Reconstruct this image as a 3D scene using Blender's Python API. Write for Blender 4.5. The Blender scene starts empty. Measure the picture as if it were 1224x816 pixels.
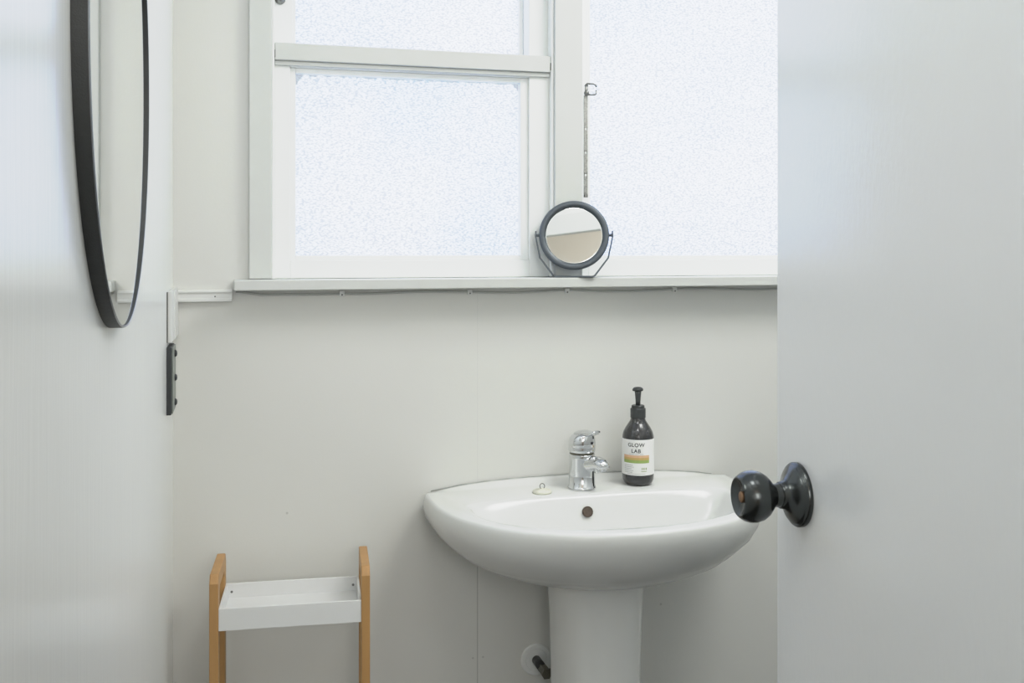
import bpy, bmesh, math, random
from math import sin, cos, pi, radians, sqrt, atan2
from mathutils import Vector, Matrix
random.seed(7)
CZ = 1.31            # eye height of the photograph
TH = .262            # camera turned this far right of the back wall's normal
C = bpy.context.scene.collection

# ------------------------------------------------------------------ materials
def nodes(name):
    m = bpy.data.materials.new(name); m.use_nodes = True
    nt = m.node_tree; nt.nodes.clear()
    out = nt.nodes.new('ShaderNodeOutputMaterial')
    return m, nt, out
def N(nt, t, **kw):
    n = nt.nodes.new(t)
    for k, v in kw.items():
        if k in n.inputs: n.inputs[k].default_value = v
        else: setattr(n, k, v)
    return n
def pbr(name, col, rough=.5, metal=0, var=.03, scale=6, bump=0, bscale=200, bdist=.001, stretch=(1, 1, 1), coat=0, spec=.5, trans=0):
    m, nt, out = nodes(name)
    b = N(nt, 'ShaderNodeBsdfPrincipled')
    L = nt.links.new
    tc = N(nt, 'ShaderNodeTexCoord'); mp = N(nt, 'ShaderNodeMapping'); mp.inputs['Scale'].default_value = stretch
    L(tc.outputs['Object'], mp.inputs['Vector'])
    nz = N(nt, 'ShaderNodeTexNoise', Scale=scale, Detail=4.0); L(mp.outputs[0], nz.inputs['Vector'])
    cr = N(nt, 'ShaderNodeMix'); cr.data_type = 'RGBA'
    cr.inputs['A'].default_value = (*[c*(1-var) for c in col], 1); cr.inputs['B'].default_value = (*[min(1, c*(1+var)) for c in col], 1)
    L(nz.outputs['Fac'], cr.inputs['Factor']); L(cr.outputs['Result'], b.inputs['Base Color'])
    b.inputs['Roughness'].default_value = rough; b.inputs['Metallic'].default_value = metal
    b.inputs['Coat Weight'].default_value = coat; b.inputs['Specular IOR Level'].default_value = spec
    b.inputs['Coat Roughness'].default_value = .05
    b.inputs['Transmission Weight'].default_value = trans
    if bump:
        n2 = N(nt, 'ShaderNodeTexNoise', Scale=bscale, Detail=3.0); L(mp.outputs[0], n2.inputs['Vector'])
        bp = N(nt, 'ShaderNodeBump', Strength=bump, Distance=bdist); L(n2.outputs['Fac'], bp.inputs['Height']); L(bp.outputs[0], b.inputs['Normal'])
    L(b.outputs[0], out.inputs['Surface'])
    m['bsdf'] = b.name
    return m
def srgb(r, g, b):
    f = lambda c: (c/255/12.92) if c/255 <= .04045 else ((c/255+.055)/1.055)**2.4
    return (f(r), f(g), f(b))

M = {}
M['left'] = pbr('left_wall_paint', srgb(237, 239, 236), .22, var=.015, scale=5, bump=.08, bscale=40, bdist=.002, stretch=(1, 3, .25))
M['paint'] = pbr('wall_paint', srgb(222, 223, 219), .5, var=.012, scale=3, bump=.10, bscale=300, bdist=.001)
M['ceil'] = pbr('ceiling_paint', srgb(232, 232, 230), .8)
M['door'] = pbr('door_paint', srgb(240, 241, 240), .20, var=.012, scale=4, bump=.12, bscale=170, bdist=.0015, stretch=(1, 1, .35), spec=.8)
M['floor'] = pbr('floor_vinyl', srgb(54, 52, 49), .6, var=.12, scale=12)
M['hall'] = pbr('hall_wall', srgb(205, 192, 178), .7)
M['trim'] = pbr('trim_paint', srgb(211, 213, 209), .4, var=.012, bump=.08, bscale=90)
M['sash'] = pbr('sash_paint_with_glow', srgb(247, 249, 246), .42, var=.01, bump=.06, bscale=90)  # white paint, lightened further to carry the lens glow around the window
M['gap_shade'] = pbr('gap_shade', srgb(90, 90, 84), .8)  # dark tone painted in for the shade inside narrow gaps and slots
M['porcelain'] = pbr('porcelain', srgb(221, 222, 219), .20, var=.004, coat=.15)
M['pedestal'] = pbr('pedestal_porcelain', srgb(233, 234, 231), .16, var=.01, scale=8, coat=.3)
M['chrome'] = pbr('chrome', (.70, .71, .72), .07, metal=1, var=.05, scale=90, bump=.05, bscale=400)
M['worn_steel'] = pbr('worn_steel', (.36, .36, .34), .35, metal=.9, var=.6, scale=300, bump=.6, bscale=700)
M['black_metal'] = pbr('black_powder_coat', srgb(52, 54, 54), .5, var=.1, scale=300, bump=.3, bscale=900, spec=.5)
M['rim_highlight'] = pbr('frame_edge_highlight', srgb(150, 154, 158), .3, metal=.9)  # lighter lip tone puts the frame's edge highlight into the colour
M['hinge'] = pbr('black_hinge', srgb(50, 54, 56), .42, var=.1, scale=200)
M['hinge_edge'] = pbr('hinge_pale_face', srgb(120, 126, 120), .35, var=.2, scale=200)  # paler tone on the outward face of the hinge leaf
M['gun'] = pbr('gunmetal_knob', srgb(80, 83, 83), .24, metal=.9, var=.08, scale=60, coat=.15)
M['brass'] = pbr('aged_brass', srgb(150, 118, 92), .4, metal=.8)
M['grey_frame'] = pbr('slate_grey_frame', srgb(92, 99, 105), .4, metal=.25, var=.04)
M['mirror'] = pbr('mirror_glass', (.86, .875, .86), .012, metal=1, var=0)
M['wood'] = pbr('bamboo', srgb(184, 142, 90), .45, var=.22, scale=40, stretch=(1, 1, .12), bump=.1, bscale=200)
M['tray'] = pbr('white_tray', srgb(228, 229, 228), .4, var=.01)
M['screw'] = pbr('dull_screw', srgb(120, 120, 118), .4, metal=.5)
M['pump'] = pbr('charcoal_plastic', srgb(64, 67, 67), .38, var=.03)
M['bottle'] = pbr('dark_bottle', srgb(52, 52, 53), .2, var=.3, scale=45, coat=.6)
M['label'] = pbr('paper_label', srgb(243, 243, 240), .5, var=.004)
M['ink'] = pbr('ink_black', srgb(45, 45, 45), .6)
M['fine_ink'] = pbr('ink_grey', srgb(165, 165, 160), .6)
M['orange'] = pbr('stripe_peach', srgb(226, 186, 150), .6, var=.12, scale=200)
M['ochre'] = pbr('stripe_ochre', srgb(206, 176, 112), .6, var=.1, scale=200)
M['green'] = pbr('stripe_green', srgb(160, 182, 106), .6, var=.12, scale=200)
M['leaf'] = pbr('logo_green', srgb(150, 165, 105), .6)
M['plug'] = pbr('plug_cream', srgb(226, 226, 210), .5, var=.04, scale=80)
M['white_plastic'] = pbr('white_plastic', srgb(228, 229, 226), .4)
M['cable'] = pbr('cable_grey', srgb(186, 188, 184), .5)
M['black_pipe'] = pbr('black_pipe', srgb(40, 40, 42), .4)
M['pipe_metal'] = pbr('tarnished_metal', srgb(110, 108, 98), .35, metal=.8, var=.4, scale=120)
M['overflow'] = pbr('overflow_dark', srgb(92, 80, 70), .7, var=.3, scale=300)
M['plate'] = pbr('plate_plastic', srgb(238, 240, 238), .35)

# back wall: a hairline panel joint and a few filled nail heads in its paint
def wall_mat():
    m = pbr('back_wall_paint', srgb(223, 223, 218), .46, var=.012, scale=3, bump=.10, bscale=260)
    nt = m.node_tree; L = nt.links.new; b = nt.nodes[m['bsdf']]
    src = b.inputs['Base Color'].links[0].from_socket
    tc = N(nt, 'ShaderNodeTexCoord'); sx = N(nt, 'ShaderNodeSeparateXYZ'); L(tc.outputs['Object'], sx.inputs[0])
    def mth(op, a, bb=None):
        n = N(nt, 'ShaderNodeMath', operation=op)
        for i, v in enumerate((a, bb)):
            if v is None: continue
            if isinstance(v, (int, float)): n.inputs[i].default_value = v
            else: L(v, n.inputs[i])
        return n.outputs[0]
    dx = mth('ABSOLUTE', mth('SUBTRACT', sx.outputs[0], .441))
    line = mth('LESS_THAN', dx, .0009)
    low = mth('LESS_THAN', sx.outputs[2], .72)
    fac = mth('MULTIPLY', line, mth('ADD', mth('MULTIPLY', low, .38), .05))
    for (px, pz, r) in ((.432, .526, .002), (.452, .526, .002), (.084, .827, .0022), (.82, .594, .0025)):
        d = mth('SQRT', mth('ADD', mth('POWER', mth('SUBTRACT', sx.outputs[0], px), 2), mth('POWER', mth('SUBTRACT', sx.outputs[2], pz), 2)))
        fac = mth('MAXIMUM', fac, mth('MULTIPLY', mth('LESS_THAN', d, r), .3))
    mx = N(nt, 'ShaderNodeMix'); mx.data_type = 'RGBA'
    mx.inputs['B'].default_value = (*srgb(120, 120, 112), 1)
    L(fac, mx.inputs['Factor']); L(src, mx.inputs['A']); L(mx.outputs['Result'], b.inputs['Base Color'])
    return m
M['wall'] = wall_mat()

# frosted, rippled window glass that scatters the daylight behind it
def glass_mat(name, lower):
    m, nt, out = nodes(name); L = nt.links.new
    tc = N(nt, 'ShaderNodeTexCoord')
    mp = N(nt, 'ShaderNodeMapping'); mp.inputs['Scale'].default_value = (1, 1, 2.0); L(tc.outputs['Object'], mp.inputs[0])
    vo = N(nt, 'ShaderNodeTexVoronoi', Scale=220.0); vo.feature = 'SMOOTH_F1'; L(mp.outputs[0], vo.inputs['Vector'])
    n1 = N(nt, 'ShaderNodeTexNoise', Scale=280.0, Detail=3.0, Roughness=.6); L(mp.outputs[0], n1.inputs['Vector'])
    add = N(nt, 'ShaderNodeMath', operation='ADD'); L(vo.outputs['Distance'], add.inputs[0]); L(n1.outputs['Fac'], add.inputs[1])
    r1 = N(nt, 'ShaderNodeValToRGB')
    r1.color_ramp.elements[0].position = .68; r1.color_ramp.elements[0].color = (.56, .635, .84, 1)
    r1.color_ramp.elements[1].position = 1.10; r1.color_ramp.elements[1].color = (.245, .275, .38, 1)
    hs = N(nt, 'ShaderNodeMath', operation='MULTIPLY'); hs.inputs[1].default_value = .9; L(add.outputs[0], hs.inputs[0]); L(hs.outputs[0], r1.inputs[0])
    # large soft clouding
    n2 = N(nt, 'ShaderNodeTexNoise', Scale=4.5 if lower else 2.5, Detail=2.0); L(tc.outputs['Object'], n2.inputs['Vector'])
    r2 = N(nt, 'ShaderNodeValToRGB'); r2.color_ramp.elements[0].position = .35; r2.color_ramp.elements[0].color = (1, 1, 1, 1)
    r2.color_ramp.elements[1].position = .68; r2.color_ramp.elements[1].color = (.78, .85, .98, 1)
    L(n2.outputs['Fac'], r2.inputs[0])
    mx = N(nt, 'ShaderNodeMix'); mx.data_type = 'RGBA'; mx.blend_type = 'MULTIPLY'; mx.inputs['Factor'].default_value = 1
    L(r1.outputs[0], mx.inputs['A']); L(r2.outputs[0], mx.inputs['B'])
    res = mx.outputs['Result']
    if lower:   # grime along the top edge of the pane
        sx = N(nt, 'ShaderNodeSeparateXYZ'); L(tc.outputs['Object'], sx.inputs[0])
        n3 = N(nt, 'ShaderNodeTexNoise', Scale=70.0, Detail=3.0); L(tc.outputs['Object'], n3.inputs['Vector'])
        def mth(op, a, b_):
            n = N(nt, 'ShaderNodeMath', operation=op)
            for i, v in enumerate((a, b_)):
                if isinstance(v, (int, float)): n.inputs[i].default_value = v
                else: L(v, n.inputs[i])
            return n.outputs[0]
        wob = mth('MULTIPLY', mth('SUBTRACT', n3.outputs['Fac'], .5), .014)
        top = mth('GREATER_THAN', mth('ADD', sx.outputs[2], wob), CZ+.3222)
        cx = mth('MULTIPLY', mth('SUBTRACT', sx.outputs[0], .101), 1.4)
        cz = mth('SUBTRACT', CZ+.324, sx.outputs[2])
        d = mth('ADD', mth('ADD', cx, cz), wob)
        cor = mth('LESS_THAN', d, .021)
        cx2 = mth('SUBTRACT', .530, sx.outputs[0])
        cor2 = mth('LESS_THAN', mth('ADD', mth('ADD', cx2, cz), wob), .014)
        f = mth('MAXIMUM', mth('MAXIMUM', top, cor), cor2)
        m2 = N(nt, 'ShaderNodeMix'); m2.data_type = 'RGBA'; m2.inputs['B'].default_value = (.17, .18, .18, 1)
        L(mth('MULTIPLY', f, .85), m2.inputs['Factor']); L(res, m2.inputs['A']); res = m2.outputs['Result']
    tr = N(nt, 'ShaderNodeBsdfTranslucent'); gl = N(nt, 'ShaderNodeBsdfGlossy', Roughness=.3)
    bp = N(nt, 'ShaderNodeBump', Strength=.5, Distance=.002); L(add.outputs[0], bp.inputs['Height']); L(bp.outputs[0], gl.inputs['Normal'])
    ms = N(nt, 'ShaderNodeMixShader', Fac=.05)
    L(res, tr.inputs['Color']); L(tr.outputs[0], ms.inputs[1]); L(gl.outputs[0], ms.inputs[2]); L(ms.outputs[0], out.inputs['Surface'])
    return m
M['glass_lower'] = glass_mat('rippled_glass_lower', True)
M['glass'] = glass_mat('rippled_glass', False)

# ------------------------------------------------------------------ mesh helpers
def obj(name, bm, mat, parent=None, smooth=False, bevel=0, seg=2, sub=0, loc=None):
    me = bpy.data.meshes.new(name)
    bmesh.ops.recalc_face_normals(bm, faces=bm.faces)
    bm.to_mesh(me); bm.free()
    o = bpy.data.objects.new(name, me); C.objects.link(o)
    mats = mat if isinstance(mat, (list, tuple)) else [mat]
    for mm in mats: me.materials.append(M[mm])
    if smooth:
        for p in me.polygons: p.use_smooth = True
    if bevel:
        md = o.modifiers.new('bevel', 'BEVEL'); md.width = bevel; md.segments = seg; md.limit_method = 'ANGLE'; md.angle_limit = radians(35)
        md.harden_normals = False
    if sub:
        md = o.modifiers.new('sub', 'SUBSURF'); md.levels = sub; md.render_levels = sub
    if loc: o.location = loc
    if parent: o.parent = parent
    return o
def box(bm, x0, x1, y0, y1, z0, z1, mi=0):
    vs = [bm.verts.new((x, y, z)) for x in (x0, x1) for y in (y0, y1) for z in (z0, z1)]
    for f in ((0, 1, 3, 2), (4, 6, 7, 5), (0, 4, 5, 1), (2, 3, 7, 6), (0, 2, 6, 4), (1, 5, 7, 3)):
        bm.faces.new([vs[i] for i in f]).material_index = mi
    return bm
def boxes(*bs):
    bm = bmesh.new()
    for b in bs: box(bm, *b)
    return bm
def sheet(x0, x1, y, z0, z1):
    bm = bmesh.new(); bm.faces.new([bm.verts.new(p) for p in ((x0, y, z0), (x1, y, z0), (x1, y, z1), (x0, y, z1))]); return bm
def lathe(prof, n=48, mat=None, bm=None, cap0=True, cap1=True):
    """prof: list of (r, z); mat: Matrix applied"""
    bm = bm or bmesh.new(); mat = mat or Matrix()
    rings = []
    for r, z in prof:
        if r < 1e-6: rings.append([bm.verts.new(mat @ Vector((0, 0, z)))])
        else: rings.append([bm.verts.new(mat @ Vector((r*cos(2*pi*i/n), r*sin(2*pi*i/n), z))) for i in range(n)])
    for a, b in zip(rings, rings[1:]):
        for i in range(n):
            j = (i+1) % n
            if len(a) == 1 and len(b) == 1: continue
            if len(a) == 1: bm.faces.new((a[0], b[i], b[j]))
            elif len(b) == 1: bm.faces.new((a[i], a[j], b[0]))
            else: bm.faces.new((a[i], a[j], b[j], b[i]))
    if cap0 and len(rings[0]) > 1: bm.faces.new(rings[0][::-1])
    if cap1 and len(rings[-1]) > 1: bm.faces.new(rings[-1])
    return bm
def tube(pts, r, n=10, bm=None, closed=False, caps=True, radii=None, flat=1):
    bm = bm or bmesh.new(); P = [Vector(p) for p in pts]; K = len(P)
    rings = []; up = None
    for i in range(K):
        if closed: t = (P[(i+1) % K]-P[i-1]).normalized()
        else: t = (P[min(i+1, K-1)]-P[max(i-1, 0)]).normalized()
        if up is None:
            up = Vector((0, 0, 1)) if abs(t.z) < .9 else Vector((0, 1, 0))
        s = t.cross(up).normalized(); up = s.cross(t).normalized()
        rr = radii[i] if radii else r
        rings.append([bm.verts.new(P[i]+s*rr*cos(2*pi*k/n)+up*rr*flat*sin(2*pi*k/n)) for k in range(n)])
    prs = list(zip(rings, rings[1:])) + ([(rings[-1], rings[0])] if closed else [])
    for a, b in prs:
        for k in range(n): bm.faces.new((a[k], a[(k+1) % n], b[(k+1) % n], b[k]))
    if not closed and caps: bm.faces.new(rings[0][::-1]); bm.faces.new(rings[-1])
    return bm
def loft(rings, bm=None, cap0=True, cap1=True):
    bm = bm or bmesh.new()
    R = [[bm.verts.new(p) for p in r] for r in rings]; n = len(R[0])
    for a, b in zip(R, R[1:]):
        for i in range(n): bm.faces.new((a[i], a[(i+1) % n], b[(i+1) % n], b[i]))
    if cap0: bm.faces.new(R[0][::-1])
    if cap1: bm.faces.new(R[-1])
    return bm
def tag(o, label=None, cat=None, group=None, kind=None):
    if label: o['label'] = label
    if cat: o['category'] = cat
    if group: o['group'] = group
    if kind: o['kind'] = kind
    return o
def thing(name, label, cat, loc=(0, 0, 0), rz=0, group=None):
    o = bpy.data.objects.new(name, None); C.objects.link(o); o.empty_display_size = .05
    o.location = loc; o.rotation_euler = (0, 0, rz)
    return tag(o, label, cat, group)
def struct(name, bm, m, label, cat, **kw):
    return tag(obj(name, bm, m, **kw), label, cat, kind='structure')
def Z(h): return CZ+h

# ------------------------------------------------------------------ room shell
WL, WR, WY, CH = -.114, 1.42, 1.90, 2.40
OX0, OX1, OZ0, OZ1 = .057, 1.30, Z(-.060), Z(.90)
struct('wall_back', boxes((WL-.1, OX0, WY, WY+.13, 0, CH), (OX1, WR+.1, WY, WY+.13, 0, CH),
                          (OX0, OX1, WY, WY+.13, 0, OZ0), (OX0, OX1, WY, WY+.13, OZ1, CH)), 'wall',
       'white painted back wall under and around the frosted window', 'wall')
struct('wall_left', boxes((WL-.1, WL, -1.6, WY, 0, CH)), 'left', 'pale glossy painted wall at the left, carrying the round mirror', 'wall')
struct('wall_right', boxes((WR, WR+.1, .20, WY, 0, CH)), 'paint', 'white painted side wall hidden behind the open door', 'wall')
struct('wall_front', boxes((.53, WR+.1, .10, .20, 0, CH), (WL, .53, .10, .20, 2.08, CH)), 'paint', 'white painted wall around the doorway', 'wall')
struct('trim_5', boxes((WL+.001, .60, .20, .216, 2.02, 2.085), (.53, .60, .20, .216, 0, 2.02)), 'trim', 'white architrave added around the unseen doorway behind the camera', 'trim', bevel=.003)  # unseen trim added to give the small mirror a white band to reflect
struct('floor', boxes((WL-.1, 1.7, -1.7, WY+.13, -.05, 0)), 'floor', 'plain grey-brown vinyl floor', 'floor')
struct('ceiling', boxes((WL-.1, WR+.1, .10, WY+.13, CH, CH+.05)), 'ceil', 'flat white painted ceiling', 'ceiling')

struct('wall_hall_added', boxes((WL-.1, 1.7, -1.7, -1.6, 0, CH), (1.6, 1.7, -1.6, .10, 0, CH)), 'hall', 'beige hall walls added out of view behind the camera', 'wall')  # added to cut low light from behind and tint the reflections
struct('ceiling_hall_added', boxes((WL-.1, 1.7, -1.7, .10, CH, CH+.05)), 'hall', 'beige hall ceiling added out of view behind the camera', 'ceiling')  # unseen ceiling added with the hall, beige for the small mirror's reflection

# window casing, mullion, sill
struct('trim_1', boxes((.0165, OX0, 1.884, WY, Z(-.055), Z(.94))), 'trim', 'flat white casing board left of the window', 'trim', bevel=.002)
struct('trim_2', boxes((.591, .648, 1.882, 1.995, Z(-.055), OZ1)), 'trim', 'wide white mullion between the two windows', 'trim', bevel=.002)
sill = struct('trim_3', boxes((-.009, 1.36, 1.841, 1.995, Z(-.074), Z(-.0555))), 'trim', 'long white window sill board', 'windowsill', bevel=.0015)
struct('trim_4', boxes((.0165, 1.34, 1.884, WY, OZ1, Z(.96))), 'trim', 'white casing board across the top of the window', 'trim', bevel=.002)

# window 1: two sashes one above the other
w1 = tag(obj('window_1', boxes((OX0, .0615, 1.889, 1.995, Z(-.055), OZ1), (.586, .591, 1.889, 1.995, Z(-.055), OZ1),
                               (OX0, .591, 1.95, 1.995, OZ1-.03, OZ1)), 'sash', bevel=.001),
         'left window of white-painted wood with two frosted panes, one above the other', 'window', kind='structure')
obj('lower_sash', boxes((.0618, .090, 1.905, 1.945, Z(-.055), Z(.345)), (.546, .586, 1.905, 1.945, Z(-.055), Z(.345)),
                        (.090, .546, 1.905, 1.945, Z(-.055), Z(-.022)), (.090, .546, 1.905, 1.945, Z(.333), Z(.345))), 'sash', w1, bevel=.0012)
obj('glazing_bead', boxes((.090, .100, 1.913, 1.93, Z(-.022), Z(.333)), (.530, .546, 1.913, 1.93, Z(-.022), Z(.333)),
                          (.100, .530, 1.913, 1.93, Z(-.022), Z(-.013)), (.100, .530, 1.913, 1.93, Z(.3235), Z(.333))), 'sash', w1, bevel=.001)
tag(obj('glass_pane', sheet(.096, .534, 1.930, Z(-.017), Z(.327)), 'glass_lower', w1), 'lower frosted pane, grimy along its top edge')
obj('meeting_rail', boxes((.0620, .586, 1.892, 1.945, Z(.343), Z(.3745)), (.0620, .586, 1.8985, 1.945, Z(.3345), Z(.343))), 'trim', w1, bevel=.0015)
for x0 in (.0608, .5843):
    obj('rail_slot_shade', boxes((x0, x0+.0022, 1.8915, 1.90, Z(.347), Z(.361))), 'gap_shade', w1)  # solid dark boxes stand in for the shade in the rail-end slots
obj('upper_sash', boxes((.0618, .096, 1.935, 1.975, Z(.345), OZ1-.03), (.548, .5865, 1.915, 1.985, Z(.345), OZ1-.03),
                        (.096, .548, 1.945, 1.985, OZ1-.08, OZ1-.03), (.096, .548, 1.945, 1.985, Z(.345), Z(.372))), ['sash'], w1, bevel=.0015)
obj('glazing_bead', boxes((.096, .1015, 1.945, 1.965, Z(.372), OZ1-.08), (.540, .548, 1.957, 1.97, Z(.372), OZ1-.08)), 'sash', w1, bevel=.001)
tag(obj('glass_pane', sheet(.099, .545, 1.966, Z(.365), OZ1-.07), 'glass', w1), 'upper frosted pane')
# round catch on the upper sash
ct = lathe([(.0, .0), (.009, .0), (.0095, .003), (.007, .006), (.0072, .010), (.004, .013), (0, .013)], 24, Matrix.Translation((.073, 1.935, Z(.462))) @ Matrix.Rotation(pi/2, 4, 'X'))
obj('window_catch', ct, 'worn_steel', w1, smooth=True)

# window 2: one large casement pane
w2 = tag(obj('window_2', boxes((.648, .652, 1.895, 1.995, Z(-.055), OZ1), (OX1-.005, OX1, 1.895, 1.995, Z(-.055), OZ1)), 'sash'),
         'right window of white-painted wood with one tall frosted pane', 'window', kind='structure')
obj('casement_sash', boxes((.6535, .668, 1.905, 1.945, Z(-.055), OZ1-.005), (1.255, 1.294, 1.905, 1.945, Z(-.055), OZ1-.005),
                           (.668, 1.255, 1.905, 1.945, Z(-.055), Z(-.022)), (.668, 1.255, 1.905, 1.945, OZ1-.06, OZ1-.005)), 'sash', w2, bevel=.0012)
obj('glazing_bead', boxes((.668, .674, 1.913, 1.93, Z(-.022), OZ1-.06), (.674, 1.255, 1.913, 1.93, Z(-.022), Z(-.014))), 'sash', w2, bevel=.001)
obj('glass_pane', sheet(.671, 1.258, 1.930, Z(-.018), OZ1-.055), 'glass', w2)
# casement stay
bm = bmesh.new()
zs = [(.100, .142), (.146, .186), (.190, .232), (.236, .300)]
for a, b in zs: box(bm, .6518, .6595, 1.886, 1.8885, Z(a), Z(b))
for a in (.100, .142, .186, .232): box(bm, .6518, .6540, 1.886, 1.8885, Z(a), Z(a+.006)); box(bm, .6578, .6595, 1.886, 1.8885, Z(a), Z(a+.006))
stay = obj('casement_stay', bm, 'worn_steel', w2)
bm = bmesh.new()
lathe([(0, 0), (.0045, 0), (.0045, .008), (.003, .011), (0, .011)], 16, Matrix.Translation((.6565, 1.889, Z(.305))) @ Matrix.Rotation(pi/2, 4, 'X'), bm)
tube([(.654, 1.886, Z(.318)), (.656, 1.880, Z(.322)), (.668, 1.876, Z(.3215)), (.673, 1.876, Z(.319)), (.673, 1.876, Z(.315))], .0021, 8, bm)
tube([(.6565, 1.884, Z(.322)), (.6555, 1.884, Z(.300))], .0034, 8, bm)
tube([(.6565, 1.884, Z(.302)), (.664, 1.878, Z(.300)), (.671, 1.876, Z(.3005)), (.6735, 1.876, Z(.303)), (.6735, 1.876, Z(.309))], .0021, 8, bm)
obj('stay_hook', bm, 'worn_steel', stay, smooth=True)

# trunking, hinge
bm = boxes((-.1055, -.0125, 1.890, WY, Z(-.095), Z(-.0735)), (-.1055, -.0125, 1.8875, WY, Z(-.0785), Z(-.0755)), (-.1055, -.0125, 1.8885, WY, Z(-.0945), Z(-.089)))
tr = tag(obj('cable_trunking', bm, 'white_plastic', bevel=.0006), 'short horizontal white plastic cable trunking between the corner and the window sill', 'cable trunking')
tag(obj('trunking_screw', lathe([(0, 0), (.0014, 0), (.0012, .0008), (0, .001)], 12, Matrix.Translation((-.042, 1.890, Z(-.0855))) @ Matrix.Rotation(pi/2, 4, 'X')), 'screw', tr))
bm = boxes((WL+.0008, -.1062, 1.742, WY, Z(-.153), Z(-.070)), (-.1078, -.1046, 1.8, WY, Z(-.153), Z(-.070)))
vt = tag(obj('cover_strip', bm, 'white_plastic', bevel=.0006), 'upright white plastic cover strip in the corner, directly above the black hinge', 'cover strip')
obj('gap_shade_strip', boxes((WL, WL+.0016, 1.7395, 1.7425, Z(-.153), Z(-.071))), 'gap_shade', vt)  # solid strip coloured dark in place of the shaded gap beside the cover strip

hg = thing('door_hinge', 'black metal hinge leaf with three domed screws in the left corner', 'hinge', (WL, 1.775, Z(-.216)))
obj('leaf', boxes((-.001, .0075, -.043, .040, -.054, .056)), 'hinge', hg, bevel=.0012, loc=(0, 0, 0))
obj('cover_plate', boxes((.0070, .0098, -.038, .040, -.0525, .0545)), 'hinge_edge', hg, bevel=.0018, seg=3)
for z in (-.040, .001, .041):
    obj('screw', lathe([(0, 0), (.0062, 0), (.0060, .0015), (.004, .0036), (0, .0042)], 20, Matrix.Translation((.0096, .012, z)) @ Matrix.Rotation(pi/2, 4, 'Y')), 'hinge', hg, smooth=True)

# cable clipped under the sill
pts = []
K = 90
xs = [-.006+(1.33)*i/K for i in range(K+1)]
clips = [.183, .425, .620, .848, 1.09]
for x in xs:
    nd = min(abs(x-c) for c in clips)
    z = -.0825 - .0022*min(1, nd/.06)*(.5+.5*sin(x*11+1)) + .0012*sin(x*23)
    if x < .03: z = -.077-.0055*max(0, (x+.006)/.036)
    pts.append((x, 1.8975-.0006*sin(x*17), Z(z)))
cab = tag(obj('cable', tube(pts, .0021, 8), 'cable', smooth=True), 'thin pale grey cable clipped along the wall under the window sill', 'cable')
where = ['below the left pane, nearest the corner', 'below the middle of the left window', 'below the small round mirror', 'below the frosted pane of the right window']
cl0 = None
for c, w in zip(clips[:4], where):
    if cl0 is None:
        bm = boxes((-.0045, .0045, -.0070, .0006, -.0062, .0040))
        cl = obj('cable_clip', bm, 'white_plastic', bevel=.001)
        obj('clip_nail', lathe([(0, 0), (.0016, 0), (.0014, .001), (0, .0014)], 10, Matrix.Translation((0, -.0070, -.0038)) @ Matrix.Rotation(pi/2, 4, 'X')), 'screw', cl)
        cl0 = cl
    else:
        cl = cl0.copy(); C.objects.link(cl)
        for ch in cl0.children:
            k = ch.copy(); C.objects.link(k); k.parent = cl
    cl.location = (c, WY, Z(-.0815))
    tag(cl, 'small white cable clip '+w, 'cable clip', 'clips holding the cable under the sill')

# ------------------------------------------------------------------ round wall mirror
mr = thing('round_mirror', 'large round wall mirror with a thin black metal frame on the left wall', 'mirror', (WL, MY:=1.010, Z(MZ:=.173)))
RX = Matrix.Rotation(pi/2, 4, 'Y')
R0 = .2462; T = .0125
bm = bmesh.new(); n = 160
prof = [(R0-.004, 0), (R0, 0), (R0, T-.001), (R0-.0004, T-.0003), (R0-.0008, T), (R0-.0016, T), (R0-.0021, T-.0004), (R0-.0022, .0080), (R0-.004, .0080)]
lathe(prof+[prof[0]], n, RX, bm, cap0=False, cap1=False)
bmesh.ops.remove_doubles(bm, verts=bm.verts, dist=1e-6)
f = obj('mirror_frame', bm, ['black_metal', 'rim_highlight'], mr)
for p in f.data.polygons:
    c = Vector((p.center.y, p.center.z)).length
    if p.center.x > T-.0009 and c > R0-.0032: p.material_index = 1  # front lip takes the painted highlight tone
obj('mirror_glass', lathe([(0, .001), (R0-.0035, .001), (R0-.0026, .0104), (0, .0104)], n, RX), 'mirror', mr, loc=(.0005, 0, 0)).rotation_euler = (0, 0, .007)

# ------------------------------------------------------------------ small vanity mirror
MX, MYY, MZZ = .6235, 1.872, Z(.0255)
yaw = atan2(-MX, MYY)   # turned to the room
vm = thing('vanity_mirror', 'small round tabletop mirror with a grey ring frame on an angular stand on the sill', 'mirror', (MX-.002, 1.857, Z(-.0553)), -atan2(MX, MYY))
r1 = .0672; hz = .0808
MR = Matrix.Translation((0, 0, hz)) @ Matrix.Rotation(radians(VT:=-10.3), 4, 'X') @ Matrix.Rotation(pi/2, 4, 'X')
ri = .0565
prof = [(ri, -.005), (r1-.003, -.005), (r1, -.002), (r1, .003), (r1-.002, .006), (ri+.003, .0065), (ri, .004), (ri, -.005)]
bm = lathe(prof, 96, MR, cap0=False, cap1=False); bmesh.ops.remove_doubles(bm, verts=bm.verts, dist=1e-6)
obj('ring_frame', bm, 'grey_frame', vm, smooth=True)
RC = 10.0     # radius of curvature of the magnifying face
bm = lathe([(0, 0)]+[(ri*k/16+1e-4, RC-sqrt(RC*RC-(ri*k/16)**2)) for k in range(1, 17)]+[(ri, -.003), (0, -.003)], 96, MR)
o = obj('magnifying_glass', bm, 'mirror', vm, smooth=True)
bz = .0016
half = .0735
path = [(-half, hz+.0085), (-half, hz-.004), (-.0655, .0375), (-.0405, .0045), (-.0375, .0022), (-.034, bz), (.034, bz), (.0375, .0022), (.0405, .0045), (.0655, .0375), (half, hz-.004), (half, hz+.0085)]
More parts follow.
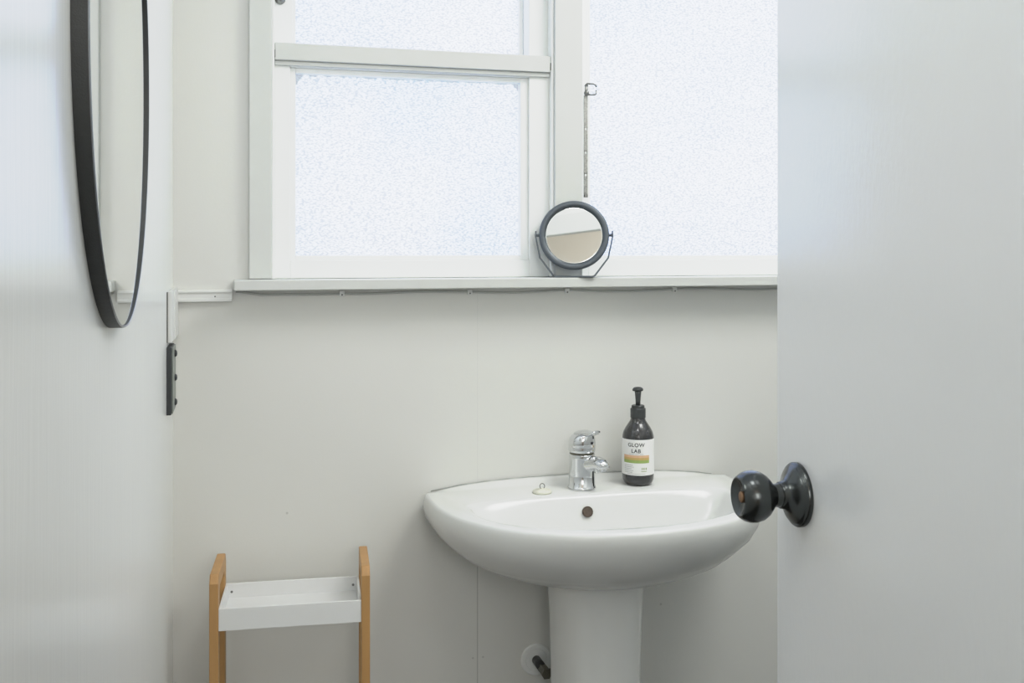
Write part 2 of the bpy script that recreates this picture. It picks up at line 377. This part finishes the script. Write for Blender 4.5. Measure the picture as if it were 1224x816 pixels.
# flat strip stand
bm = bmesh.new(); rr = []
for i, (x, z) in enumerate(path):
    a = Vector(path[max(i-1, 0)]); b = Vector(path[min(i+1, len(path)-1)]); t = (b-a).normalized(); nn = Vector((-t.y, t.x))*.0014
    rr.append([(x+nn.x, -.012, z+nn.y), (x+nn.x, .012, z+nn.y), (x-nn.x, .012, z-nn.y), (x-nn.x, -.012, z-nn.y)])
# narrow towards the pivots
for k, ring in enumerate(rr):
    w = .0045 if k in (0, 1, 10, 11) else (.010 if k in (2, 9) else .014)
    rr[k] = [(p[0], (-w if p[1] < 0 else w), p[2]) for p in ring]
obj('stand', loft(rr, bm), 'grey_frame', vm)
for s in (-1, 1):
    obj('pivot', tube([(s*.064, 0, hz), (s*(half+.002), 0, hz)], .0028, 12), 'grey_frame', vm, smooth=True)

# ------------------------------------------------------------------ wash basin
bx0, by0 = .640, 1.82
def sgn(v): return (v > 0)-(v < 0)
RIM = Z(-.455)
def crown(x, y):
    t = max(0, min(1, (y-1.866)/.03)); t = t*t*(3-2*t)
    u = (x-bx0)/.305
    return t*(.0125-.0195*u*u*u*u*.6-.0195*u*u*.4)
def dshape(k, cx, cy, a, bf, bb, nf, nb, n=128):
    th = 2*pi*k/n; c, s = cos(th), sin(th)
    e = nf if s < 0 else nb
    x = a*sgn(c)*abs(c)**(2/e); y = (bf if s < 0 else bb)*sgn(s)*abs(s)**(2/e)
    return cx+x, cy+y
NB = 144
def ring(cx, cy, a, bf, bb, nf, nb, z, useCrown=1):
    out = []
    for k in range(NB):
        x, y = dshape(k, cx, cy, a, bf, bb, nf, nb, NB)
        y = min(y, WY-.001)
        out.append((x, y, z+useCrown*crown(x, y)))
    return out
rings = []
# underside and apron, from the pedestal outwards and up: (a, bf, bb, cy, dz)
A, BF, BB = .307, .302, .079
for (ka, kf, cy, dz, bb, nf) in [(.30, .34, 1.775, -.138, .065, 2.0), (.42, .44, 1.79, -.134, .078, 2.0), (.58, .58, 1.80, -.127, .088, 2.0), (.72, .72, 1.81, -.114, .082, 2.05),
                         (.82, .825, 1.815, -.099, .082, 2.1), (.838, .842, 1.816, -.0945, .081, 2.12), (.850, .853, 1.816, -.0915, .081, 2.12), (.866, .868, 1.817, -.0885, .08, 2.13), (.897, .90, 1.82, -.081, .078, 2.15), (.957, .95, 1.82, -.062, .079, 2.2), (.999, .98, 1.82, -.042, .079, 2.2),
                         (1.016, 1.0, 1.82, -.024, .079, 2.2), (1.011, 1.003, 1.82, -.012, .079, 2.2), (1.006, 1.002, 1.82, -.006, .0789, 2.2), (1.0, .998, 1.82, -.0022, .0787, 2.2), (.992, .991, 1.82, -.0004, .0782, 2.2), (.982, .982, 1.82, 0, .0770, 2.2), (.955, .955, 1.82, 0, .0725, 2.2), (.945, .947, 1.82, 0, .066, 2.2), (.935, .94, 1.82, 0, .058, 2.2), (.925, .93, 1.82, 0, .048, 2.2)]:
    rings.append(ring(bx0, cy, A*ka, BF*kf, bb, nf, 7, RIM+dz, 1 if dz > -.06 else max(0, 1-(-dz-.06)/.05)))
# rim to bowl
for (a, bf, bb, cy, nf, nb, dz) in [(.256, .190, .052, 1.737, 2.25, 4.2, 0), (.251, .187, .049, 1.737, 2.25, 4.2, -.0015), (.245, .184, .046, 1.736, 2.25, 4.0, -.006),
                        (.237, .178, .042, 1.735, 2.25, 2.9, -.018), (.224, .168, .036, 1.733, 2.2, 2.8, -.04), (.200, .152, .028, 1.728, 2.2, 2.6, -.068), (.160, .126, .018, 1.715, 2.1, 2.4, -.094),
                        (.115, .085, .020, 1.69, 2, 2.2, -.111), (.06, .045, .03, 1.675, 2, 2, -.118), (.022, .022, .022, 1.67, 2, 2, -.121)]:
    rings.append(ring(bx0, cy, a, bf, bb, nf, nb, RIM+dz, 1 if dz > -.01 else 0.6 if dz > -.02 else .2 if dz > -.05 else 0))
wb = thing('pedestal_basin', 'white ceramic pedestal wash basin against the back wall under the window', 'wash basin', (bx0, 1.75, 0))
def child_world(o, root):
    o.parent = root; o.matrix_parent_inverse = root.matrix_basis.inverted(); return o
bs = child_world(obj('basin', loft(rings, cap0=True, cap1=True), 'porcelain', smooth=True), wb)
bs['label'] = 'glossy white basin bowl with flat back ledge'
# pedestal
pr = []
for (z, a, bf) in [(0, .105, .125), (.03, .103, .122), (.06, .095, .112), (.15, .084, .101), (.35, .076, .094), (.55, .0775, .094), (.64, .080, .095), (.69, .083, .097), (.715, .086, .101), (.725, .090, .105)]:
    row = []
    for k in range(64):
        th = 2*pi*k/64; c, s = cos(th), sin(th)
        e = 2.3 if s < 0 else 6
        x = a*sgn(c)*abs(c)**(2/e); y = (bf if s < 0 else .045)*sgn(s)*abs(s)**(2/e)
        row.append((.6315+x, 1.765+y, z))
    pr.append(row)
child_world(obj('pedestal', loft(pr), 'pedestal', smooth=True), wb)
# overflow opening on the rear wall of the bowl
ovm = Matrix.Translation((.6185, 1.7685, Z(-.4835))) @ Matrix.Rotation(radians(72), 4, 'X')
child_world(obj('overflow_hole', lathe([(.0, .0012), (.0078, .0012), (.0088, .0022), (.0098, .0012), (.0098, -.006), (0, -.006)], 32, ovm), 'overflow', smooth=False), wb)
child_world(obj('drain', lathe([(0, 0), (.020, 0), (.021, .002), (.016, .0025), (.014, .001), (0, .001)], 32, Matrix.Translation((bx0, 1.67, RIM-.1215))), 'chrome', smooth=True), wb)
pts = []
for i in range(40):
    x = bx0-.290+.580*i/39
    pts.append((x, WY-.0026, RIM+crown(x, WY)+.0006+.0006*sin(i*2.1)))
child_world(obj('sealant', tube(pts, .0010, 6), 'cable', smooth=True), wb)

# ------------------------------------------------------------------ mixer tap
TX, TY = .6285, 1.832; tz = RIM+.0006
tp = thing('mixer_tap', 'chrome single-lever mixer tap with a stubby spout on the basin ledge', 'tap', (TX, TY, tz), radians(28)); tp.scale = (1.02, 1.02, .94)
obj('body', lathe([(0, 0), (.0262, 0), (.0265, .002), (.0258, .0045), (.0244, .006), (.0240, .030), (.0240, .062), (.0245, .0685), (.0242, .0695), (0, .0695)], 56), 'chrome', tp, smooth=True)
obj('collar', lathe([(0, .0695), (.0228, .0695), (.0228, .0735), (0, .0735)], 56), 'pipe_metal', tp, smooth=False)
# lever head: rounded dome flattened and swept towards the basin
rg = []
for (z, r, dy, fl) in [(.0735, .0240, 0, 1), (.0755, .0250, 0, 1), (.082, .0255, 0, 1), (.084, .0248, 0, 1), (.086, .0255, 0, 1), (.094, .0252, -.0005, 1), (.101, .0238, -.001, 1), (.107, .0205, -.003, 1.05), (.111, .0155, -.006, 1.15), (.1135, .008, -.009, 1.3)]:
    rg.append([(r*cos(2*pi*k/56), dy+r*fl*sin(2*pi*k/56), z) for k in range(56)])
hd = obj('lever_head', loft(rg), 'chrome', tp, smooth=True)
lv = []
for (y, z, w, h) in [(.014, .1065, .010, .003), (.006, .1105, .015, .005), (-.006, .1125, .0165, .0055), (-.015, .1125, .0155, .0050), (-.023, .1125, .0140, .0044), (-.030, .1135, .0125, .0040), (-.0355, .1160, .0120, .0042), (-.0385, .1180, .0085, .0028)]:
    lv.append([(w*cos(2*pi*k/24), y+h*.3*sin(2*pi*k/24), z+h*sin(2*pi*k/24)) for k in range(24)])
obj('lever', loft(lv), 'chrome', hd, smooth=True)
obj('indicator', lathe([(0, 0), (.0028, 0), (.0026, .0012), (0, .0014)], 16, Matrix.Translation((0, -.0255, .094)) @ Matrix.Rotation(pi/2, 4, 'X')), 'ink', hd, smooth=True)
sp = [(0, -.008, .049), (0, -.022, .052), (0, -.033, .0545), (0, -.042, .0555), (0, -.049, .0540), (0, -.0540, .0505), (0, -.0560, .047)]
so = obj('spout', tube(sp, .015, 28, radii=[.0165, .0155, .0145, .0140, .0136, .0125, .0105]), 'chrome', tp, smooth=True)
obj('aerator', lathe([(0, 0), (.0108, 0), (.0112, .001), (.0112, .011), (.0122, .012), (.0122, .017), (.011, .018), (0, .018)], 32,
                     Matrix.Translation((0, -.0475, .0400)) @ Matrix.Rotation(radians(-12), 4, 'X')), 'chrome', so, smooth=False)

# ------------------------------------------------------------------ basin plug
PX, PY = .545, 1.815
pz = RIM
pg = thing('basin_plug', 'small cream rubber basin plug with a wire ring, left of the tap', 'basin plug', (PX, PY, pz), .1)
obj('stopper', lathe([(0, 0), (.0165, 0), (.0178, .0015), (.0178, .0035), (.016, .0055), (.007, .0062), (.0045, .0085), (0, .009)], 40), 'plug', pg, smooth=True)
obj('wire_ring', tube([(.0048*cos(a), .001*sin(a), .0125+.0048*sin(a)) for a in [2*pi*k/28 for k in range(28)]], .0007, 8, closed=True), 'pipe_metal', pg, smooth=True)

# ------------------------------------------------------------------ soap bottle
SX, SY = .7455, 1.838; sz = RIM+.0006
sb = thing('soap_bottle', 'dark hand-wash pump bottle with a white GLOW LAB label on the basin ledge', 'soap bottle', (SX, SY, sz), -atan2(SX, SY)-radians(7))
BR = .0308
prof = [(0, .0015), (.020, .0), (.024, .001), (.0275, .004), (.0300, .010), (BR-.0003, .017), (BR-.0003, .088), (.0300, .094), (.0280, .1015), (.0240, .109), (.0190, .1165), (.0150, .1225), (.0138, .127), (.0138, .131), (0, .131)]
obj('bottle', lathe(prof, 64), 'bottle', sb, smooth=True)
LZ0, LZ1 = .0215, .0895
bm = bmesh.new(); lr = BR+.0002
na = 72; ang = [radians(-158)+radians(316)*i/na for i in range(na+1)]   # label wraps most of the way round
def cyl(a, z, r): return (r*sin(a), -r*cos(a), z)
a0 = [bm.verts.new(cyl(a, LZ0, lr)) for a in ang]; a1 = [bm.verts.new(cyl(a, LZ1, lr)) for a in ang]
for i in range(na): bm.faces.new((a0[i], a0[i+1], a1[i+1], a1[i]))
lab = obj('paper_label', bm, 'label', sb, smooth=True); lab['label'] = 'white paper label with lettering'
def band(name, s0, s1, z0, z1, mat, r=lr+.0002, fac=1):
    bm = bmesh.new(); n = 20
    A0 = [bm.verts.new(cyl((s0+(s1-s0)*i/n)/BR, z0, r)) for i in range(n+1)]; A1 = [bm.verts.new(cyl((s0+(s1-s0)*i/n)/BR, z1, r)) for i in range(n+1)]
    for i in range(n): bm.faces.new((A0[i], A0[i+1], A1[i+1], A1[i]))
    return obj(name, bm, mat, lab)
def text(name, s, size, sc, z, mat, space=1.0, extra=None):
    cu = bpy.data.curves.new('t', 'FONT'); cu.body = s; cu.size = size; cu.align_x = 'CENTER'; cu.space_character = space; cu.resolution_u = 3
    cu.offset = extra or 0
    t = bpy.data.objects.new('t', cu); C.objects.link(t)
    dg = bpy.context.evaluated_depsgraph_get(); me = bpy.data.meshes.new_from_object(t.evaluated_get(dg))
    bpy.data.objects.remove(t)
    bm = bmesh.new(); bm.from_mesh(me)
    for v in bm.verts:
        u, w = v.co.x+sc, v.co.y+z
        v.co = Vector(cyl(u/BR, w, lr+.0003))
    return obj(name, bm, mat, lab)
text('brand_lettering', 'GLOW', .0102, 0, .0762, 'ink', 1.08, .00012)
text('brand_lettering', 'LAB', .0102, 0, .0648, 'ink', 1.08, .00012)
bm = bmesh.new()   # small tail under the O
for q in range(1): 
    vs = [bm.verts.new(cyl(u/BR, w, lr+.0003)) for u, w in ((.0010, .0762), (.0017, .0762), (.0017, .0742), (.0010, .0742))]; bm.faces.new(vs)
obj('letter_mark', bm, 'ink', lab)
text('fine_print', 'NATURAL HAND WASH', .0024, 0, .0613, 'fine_ink', 1.15)
band('peach_stripe', -.0270, .0265, .0555, .0600, 'orange')
band('ochre_stripe', -.0270, .0265, .0508, .0555, 'ochre')
band('green_stripe', -.0270, .0265, .0450, .0508, 'green')
for k, w in enumerate((.019, .021, .016, .020, .018)):
    band('fine_print', -.0250, -.0250+w, .0405-.0034*k, .0412-.0034*k, 'fine_ink')
band('fine_print', -.0185, .018, .0243, .0249, 'fine_ink')
bm = bmesh.new()
for i in range(4):
    s = .0110+i*.0030
    for (u, w) in ((s, .0345),):
        vs = [bm.verts.new(cyl((u+.0009*cos(t)*(1 if i % 2 else .7))/BR, w+.0024*sin(t), lr+.0003)) for t in [2*pi*j/10 for j in range(10)]]; bm.faces.new(vs)
obj('leaf_emblem', bm, 'leaf', lab)
band('emblem_line', .0100, .0210, .0290, .0300, 'leaf')
# pump
pm = obj('pump_collar', lathe([(0, .1275), (.0146, .1275), (.0148, .1285), (.0148, .1450), (.0142, .1458), (.0125, .1458), (.0125, .1505), (.0118, .1515), (0, .1515)], 48), 'pump', sb, smooth=False)
obj('pump_stem', lathe([(0, .151), (.0045, .151), (.0048, .160), (.0058, .172), (.0066, .1785), (0, .1785)], 32), 'pump', sb, smooth=True)
rg = []
for (x, w, z0, z1) in [(-.0110, .0030, .1795, .1830), (-.0095, .0042, .1790, .1850), (-.0060, .0075, .1782, .1865), (0, .0092, .1780, .1870), (.0055, .0082, .1780, .1864), (.0088, .0050, .1782, .1850), (.0098, .0020, .1790, .1830)]:
    rg.append([(x, w*cos(2*pi*k/24), (z0+z1)/2+(z1-z0)/2*sin(2*pi*k/24)) for k in range(24)])
pu = obj('pump_head', loft(rg), 'pump', sb, smooth=True); pu.rotation_euler = (0, 0, radians(35))

# ------------------------------------------------------------------ waste pipe
EX, EZ = .5575, Z(-.799)
wp = thing('waste_pipe', 'dark pipe coming out of a round white wall plate beside the pedestal', 'pipe', (EX, WY, EZ))
obj('wall_plate', lathe([(0, 0), (.0305, 0), (.0305, .003), (.0285, .0048), (.022, .0052), (.0205, .0042), (0, .0042)], 48, Matrix.Rotation(pi/2, 4, 'X')), 'plate', wp, smooth=False)
obj('pipe', tube([(0, -.003, 0), (0, -.048, -.0)], .0088, 24), 'black_pipe', wp, smooth=True)
vl = obj('valve_nut', tube([(0, -.046, -.0), (0, -.056, 0), (0, -.057, 0), (0, -.074, 0)], .01, 6, radii=[.0094, .0094, .0102, .0102]), 'pipe_metal', wp)
obj('elbow', tube([(0, -.062, 0), (.014, -.066, .002), (.026, -.068, .006), (.034, -.068, .012)], .0055, 14), 'pipe_metal', wp, smooth=True)

# ------------------------------------------------------------------ bamboo trolley
RZ = -.080
tw, td = .230, .130
sh = thing('storage_rack', 'narrow bamboo storage rack with white trays standing in the corner', 'storage rack', (.0868, 1.776, 0), RZ)
hx = tw/2; ht = Z(-.531); pw = .0145
for s in (-1, 1):
    # side frame: two posts joined by a top rail with cut corners, one bent board profile
    x0, x1 = (s*hx, s*(hx+pw)) if s > 0 else (s*(hx+pw), s*hx)
    out = [(-.067, 0), (-.067, ht-.014), (-.058, ht), (.058, ht), (.067, ht-.014), (.067, 0)]
    inn = [(-.045, 0), (-.045, ht-.036), (-.036, ht-.026), (.036, ht-.026), (.045, ht-.036), (.045, 0)]
    bm = bmesh.new()
    lo = [[bm.verts.new((x, y, z)) for y, z in out] for x in (x0, x1)]; li = [[bm.verts.new((x, y, z)) for y, z in inn] for x in (x0, x1)]
    for i in range(5):
        bm.faces.new((lo[0][i], lo[0][i+1], li[0][i+1], li[0][i])); bm.faces.new((lo[1][i], li[1][i], li[1][i+1], lo[1][i+1]))
        bm.faces.new((lo[0][i], lo[1][i], lo[1][i+1], lo[0][i+1])); bm.faces.new((li[0][i], li[0][i+1], li[1][i+1], li[1][i]))
    for i in (0, 5): bm.faces.new((lo[0][i], li[0][i], li[1][i], lo[1][i]))
    obj('side_frame', bm, 'wood', sh, bevel=.002)
for q, zt in enumerate((Z(-.586), .42, .14)):
    h = .0365; t = .004
    bm = boxes((-hx, hx, -td/2, -td/2+t, zt-h, zt), (-hx, hx, td/2-t, td/2, zt-h, zt), (-hx, -hx+t, -td/2+t, td/2-t, zt-h, zt), (hx-t, hx, -td/2+t, td/2-t, zt-h, zt),
               (-hx+t, hx-t, -td/2+t, td/2-t, zt-h, zt-h+.012))
    ty = obj('tray', bm, 'tray', sh, bevel=.0007)
    for s in (-1, 1):
        obj('screw', lathe([(0, 0), (.0022, 0), (.0018, .0006), (0, .0008)], 14, Matrix.Translation((s*(hx-.010), td/2-t, zt-.0145)) @ Matrix.Rotation(pi/2, 4, 'X')), 'screw', ty)

# ------------------------------------------------------------------ open door with knob
dang = radians(-5.4)
ed = Vector((.5665, .9965))
d1 = tag(obj('door_1', box(bmesh.new(), 0, .036, -.76, 0, .008, 1.99), 'door', bevel=.0015), 'plain white painted door standing open at the right', 'door', kind='structure')
d1.location = (ed.x, ed.y, 0); d1.rotation_euler = (0, 0, dang)
KM = Matrix.Translation((0, -.055, Z(-.255))) @ Matrix.Rotation(-pi/2, 4, 'Y')
kn = obj('doorknob', lathe([(.0125, .006), (.0125, .020), (.0118, .027), (.0122, .0300), (.0160, .0325), (.0210, .0370), (.0248, .0430), (.0265, .0500), (.0262, .0560), (.0244, .0612), (.0215, .0656), (.0198, .0672), (.0192, .0674), (.0184, .0668), (.0140, .0636), (.0095, .0620), (.0070, .0616)], 72, KM, cap0=False, cap1=True), 'gun', d1, smooth=True)
kn['label'] = 'round dark gunmetal doorknob'
obj('rosette', lathe([(0, 0), (.0325, 0), (.0330, .001), (.0330, .0045), (.0318, .0062), (.0305, .0064), (.0302, .0074), (.0285, .0090), (.0220, .0125), (.0165, .0155), (.0140, .0190), (.0135, .022), (0, .022)], 72, KM), 'gun', kn, smooth=True)
obj('lock_button', lathe([(0, .0612), (.0058, .0612), (.0058, .0640), (.0048, .0648), (0, .0648)], 32, KM), 'brass', kn, smooth=True)

# ------------------------------------------------------------------ light
w = bpy.data.worlds.new('world'); bpy.context.scene.world = w; w.use_nodes = True
bg = w.node_tree.nodes['Background']; bg.inputs['Color'].default_value = (.965, .985, 1.0, 1); bg.inputs['Strength'].default_value = 2.25
def area(name, loc, rot, sx, sy, power, col):
    l = bpy.data.lights.new(name, 'AREA'); l.shape = 'RECTANGLE'; l.size = sx; l.size_y = sy; l.energy = power; l.color = col
    o = bpy.data.objects.new(name, l); C.objects.link(o); o.location = loc; o.rotation_euler = rot; return o
area('ceiling_light', (1.12, 1.05, 2.37), (0, 0, 0), .6, .6, 8.5, (1, 1, .965))
area('left_fill_light', (.22, .62, 2.38), (0, 0, 0), .35, .35, 2.2, (1, 1, .98))  # unseen fill added to brighten the left wall and the door
area('hall_fill_light', (.35, -1.45, 1.75), (radians(88), 0, 0), .9, .9, 9.0, (1, 1, .97))  # unseen frontal fill added behind the camera for basin front and pedestal

# ------------------------------------------------------------------ camera
cd = bpy.data.cameras.new('camera'); cam = bpy.data.objects.new('camera', cd); C.objects.link(cam)
cd.sensor_fit = 'HORIZONTAL'; cd.sensor_width = 36; cd.lens = 1215/1224*36
cd.shift_x = 0; cd.shift_y = -(408-297)/1224
cam.location = (0, 0, CZ); cam.rotation_euler = (pi/2, 0, -TH)
cd.clip_start = .02
bpy.context.scene.camera = cam
vs = bpy.context.scene.view_settings
vs.view_transform = 'Standard'; vs.look = 'None'; vs.exposure = 0; vs.gamma = 1
vs.use_curve_mapping = True          # gentle highlight roll-off, as in the photograph's processing
cm = vs.curve_mapping; cm.white_level = (3.05, 3.05, 3.05)
cv = cm.curves[3]
cv.points[0].location = (0, 0); cv.points[1].location = (1, 1)
for p in ((.06, .30), (.12, .6), (.16, .755), (.24, .85), (.36, .905), (.6, .955)): cv.points.new(*p)
cm.update()
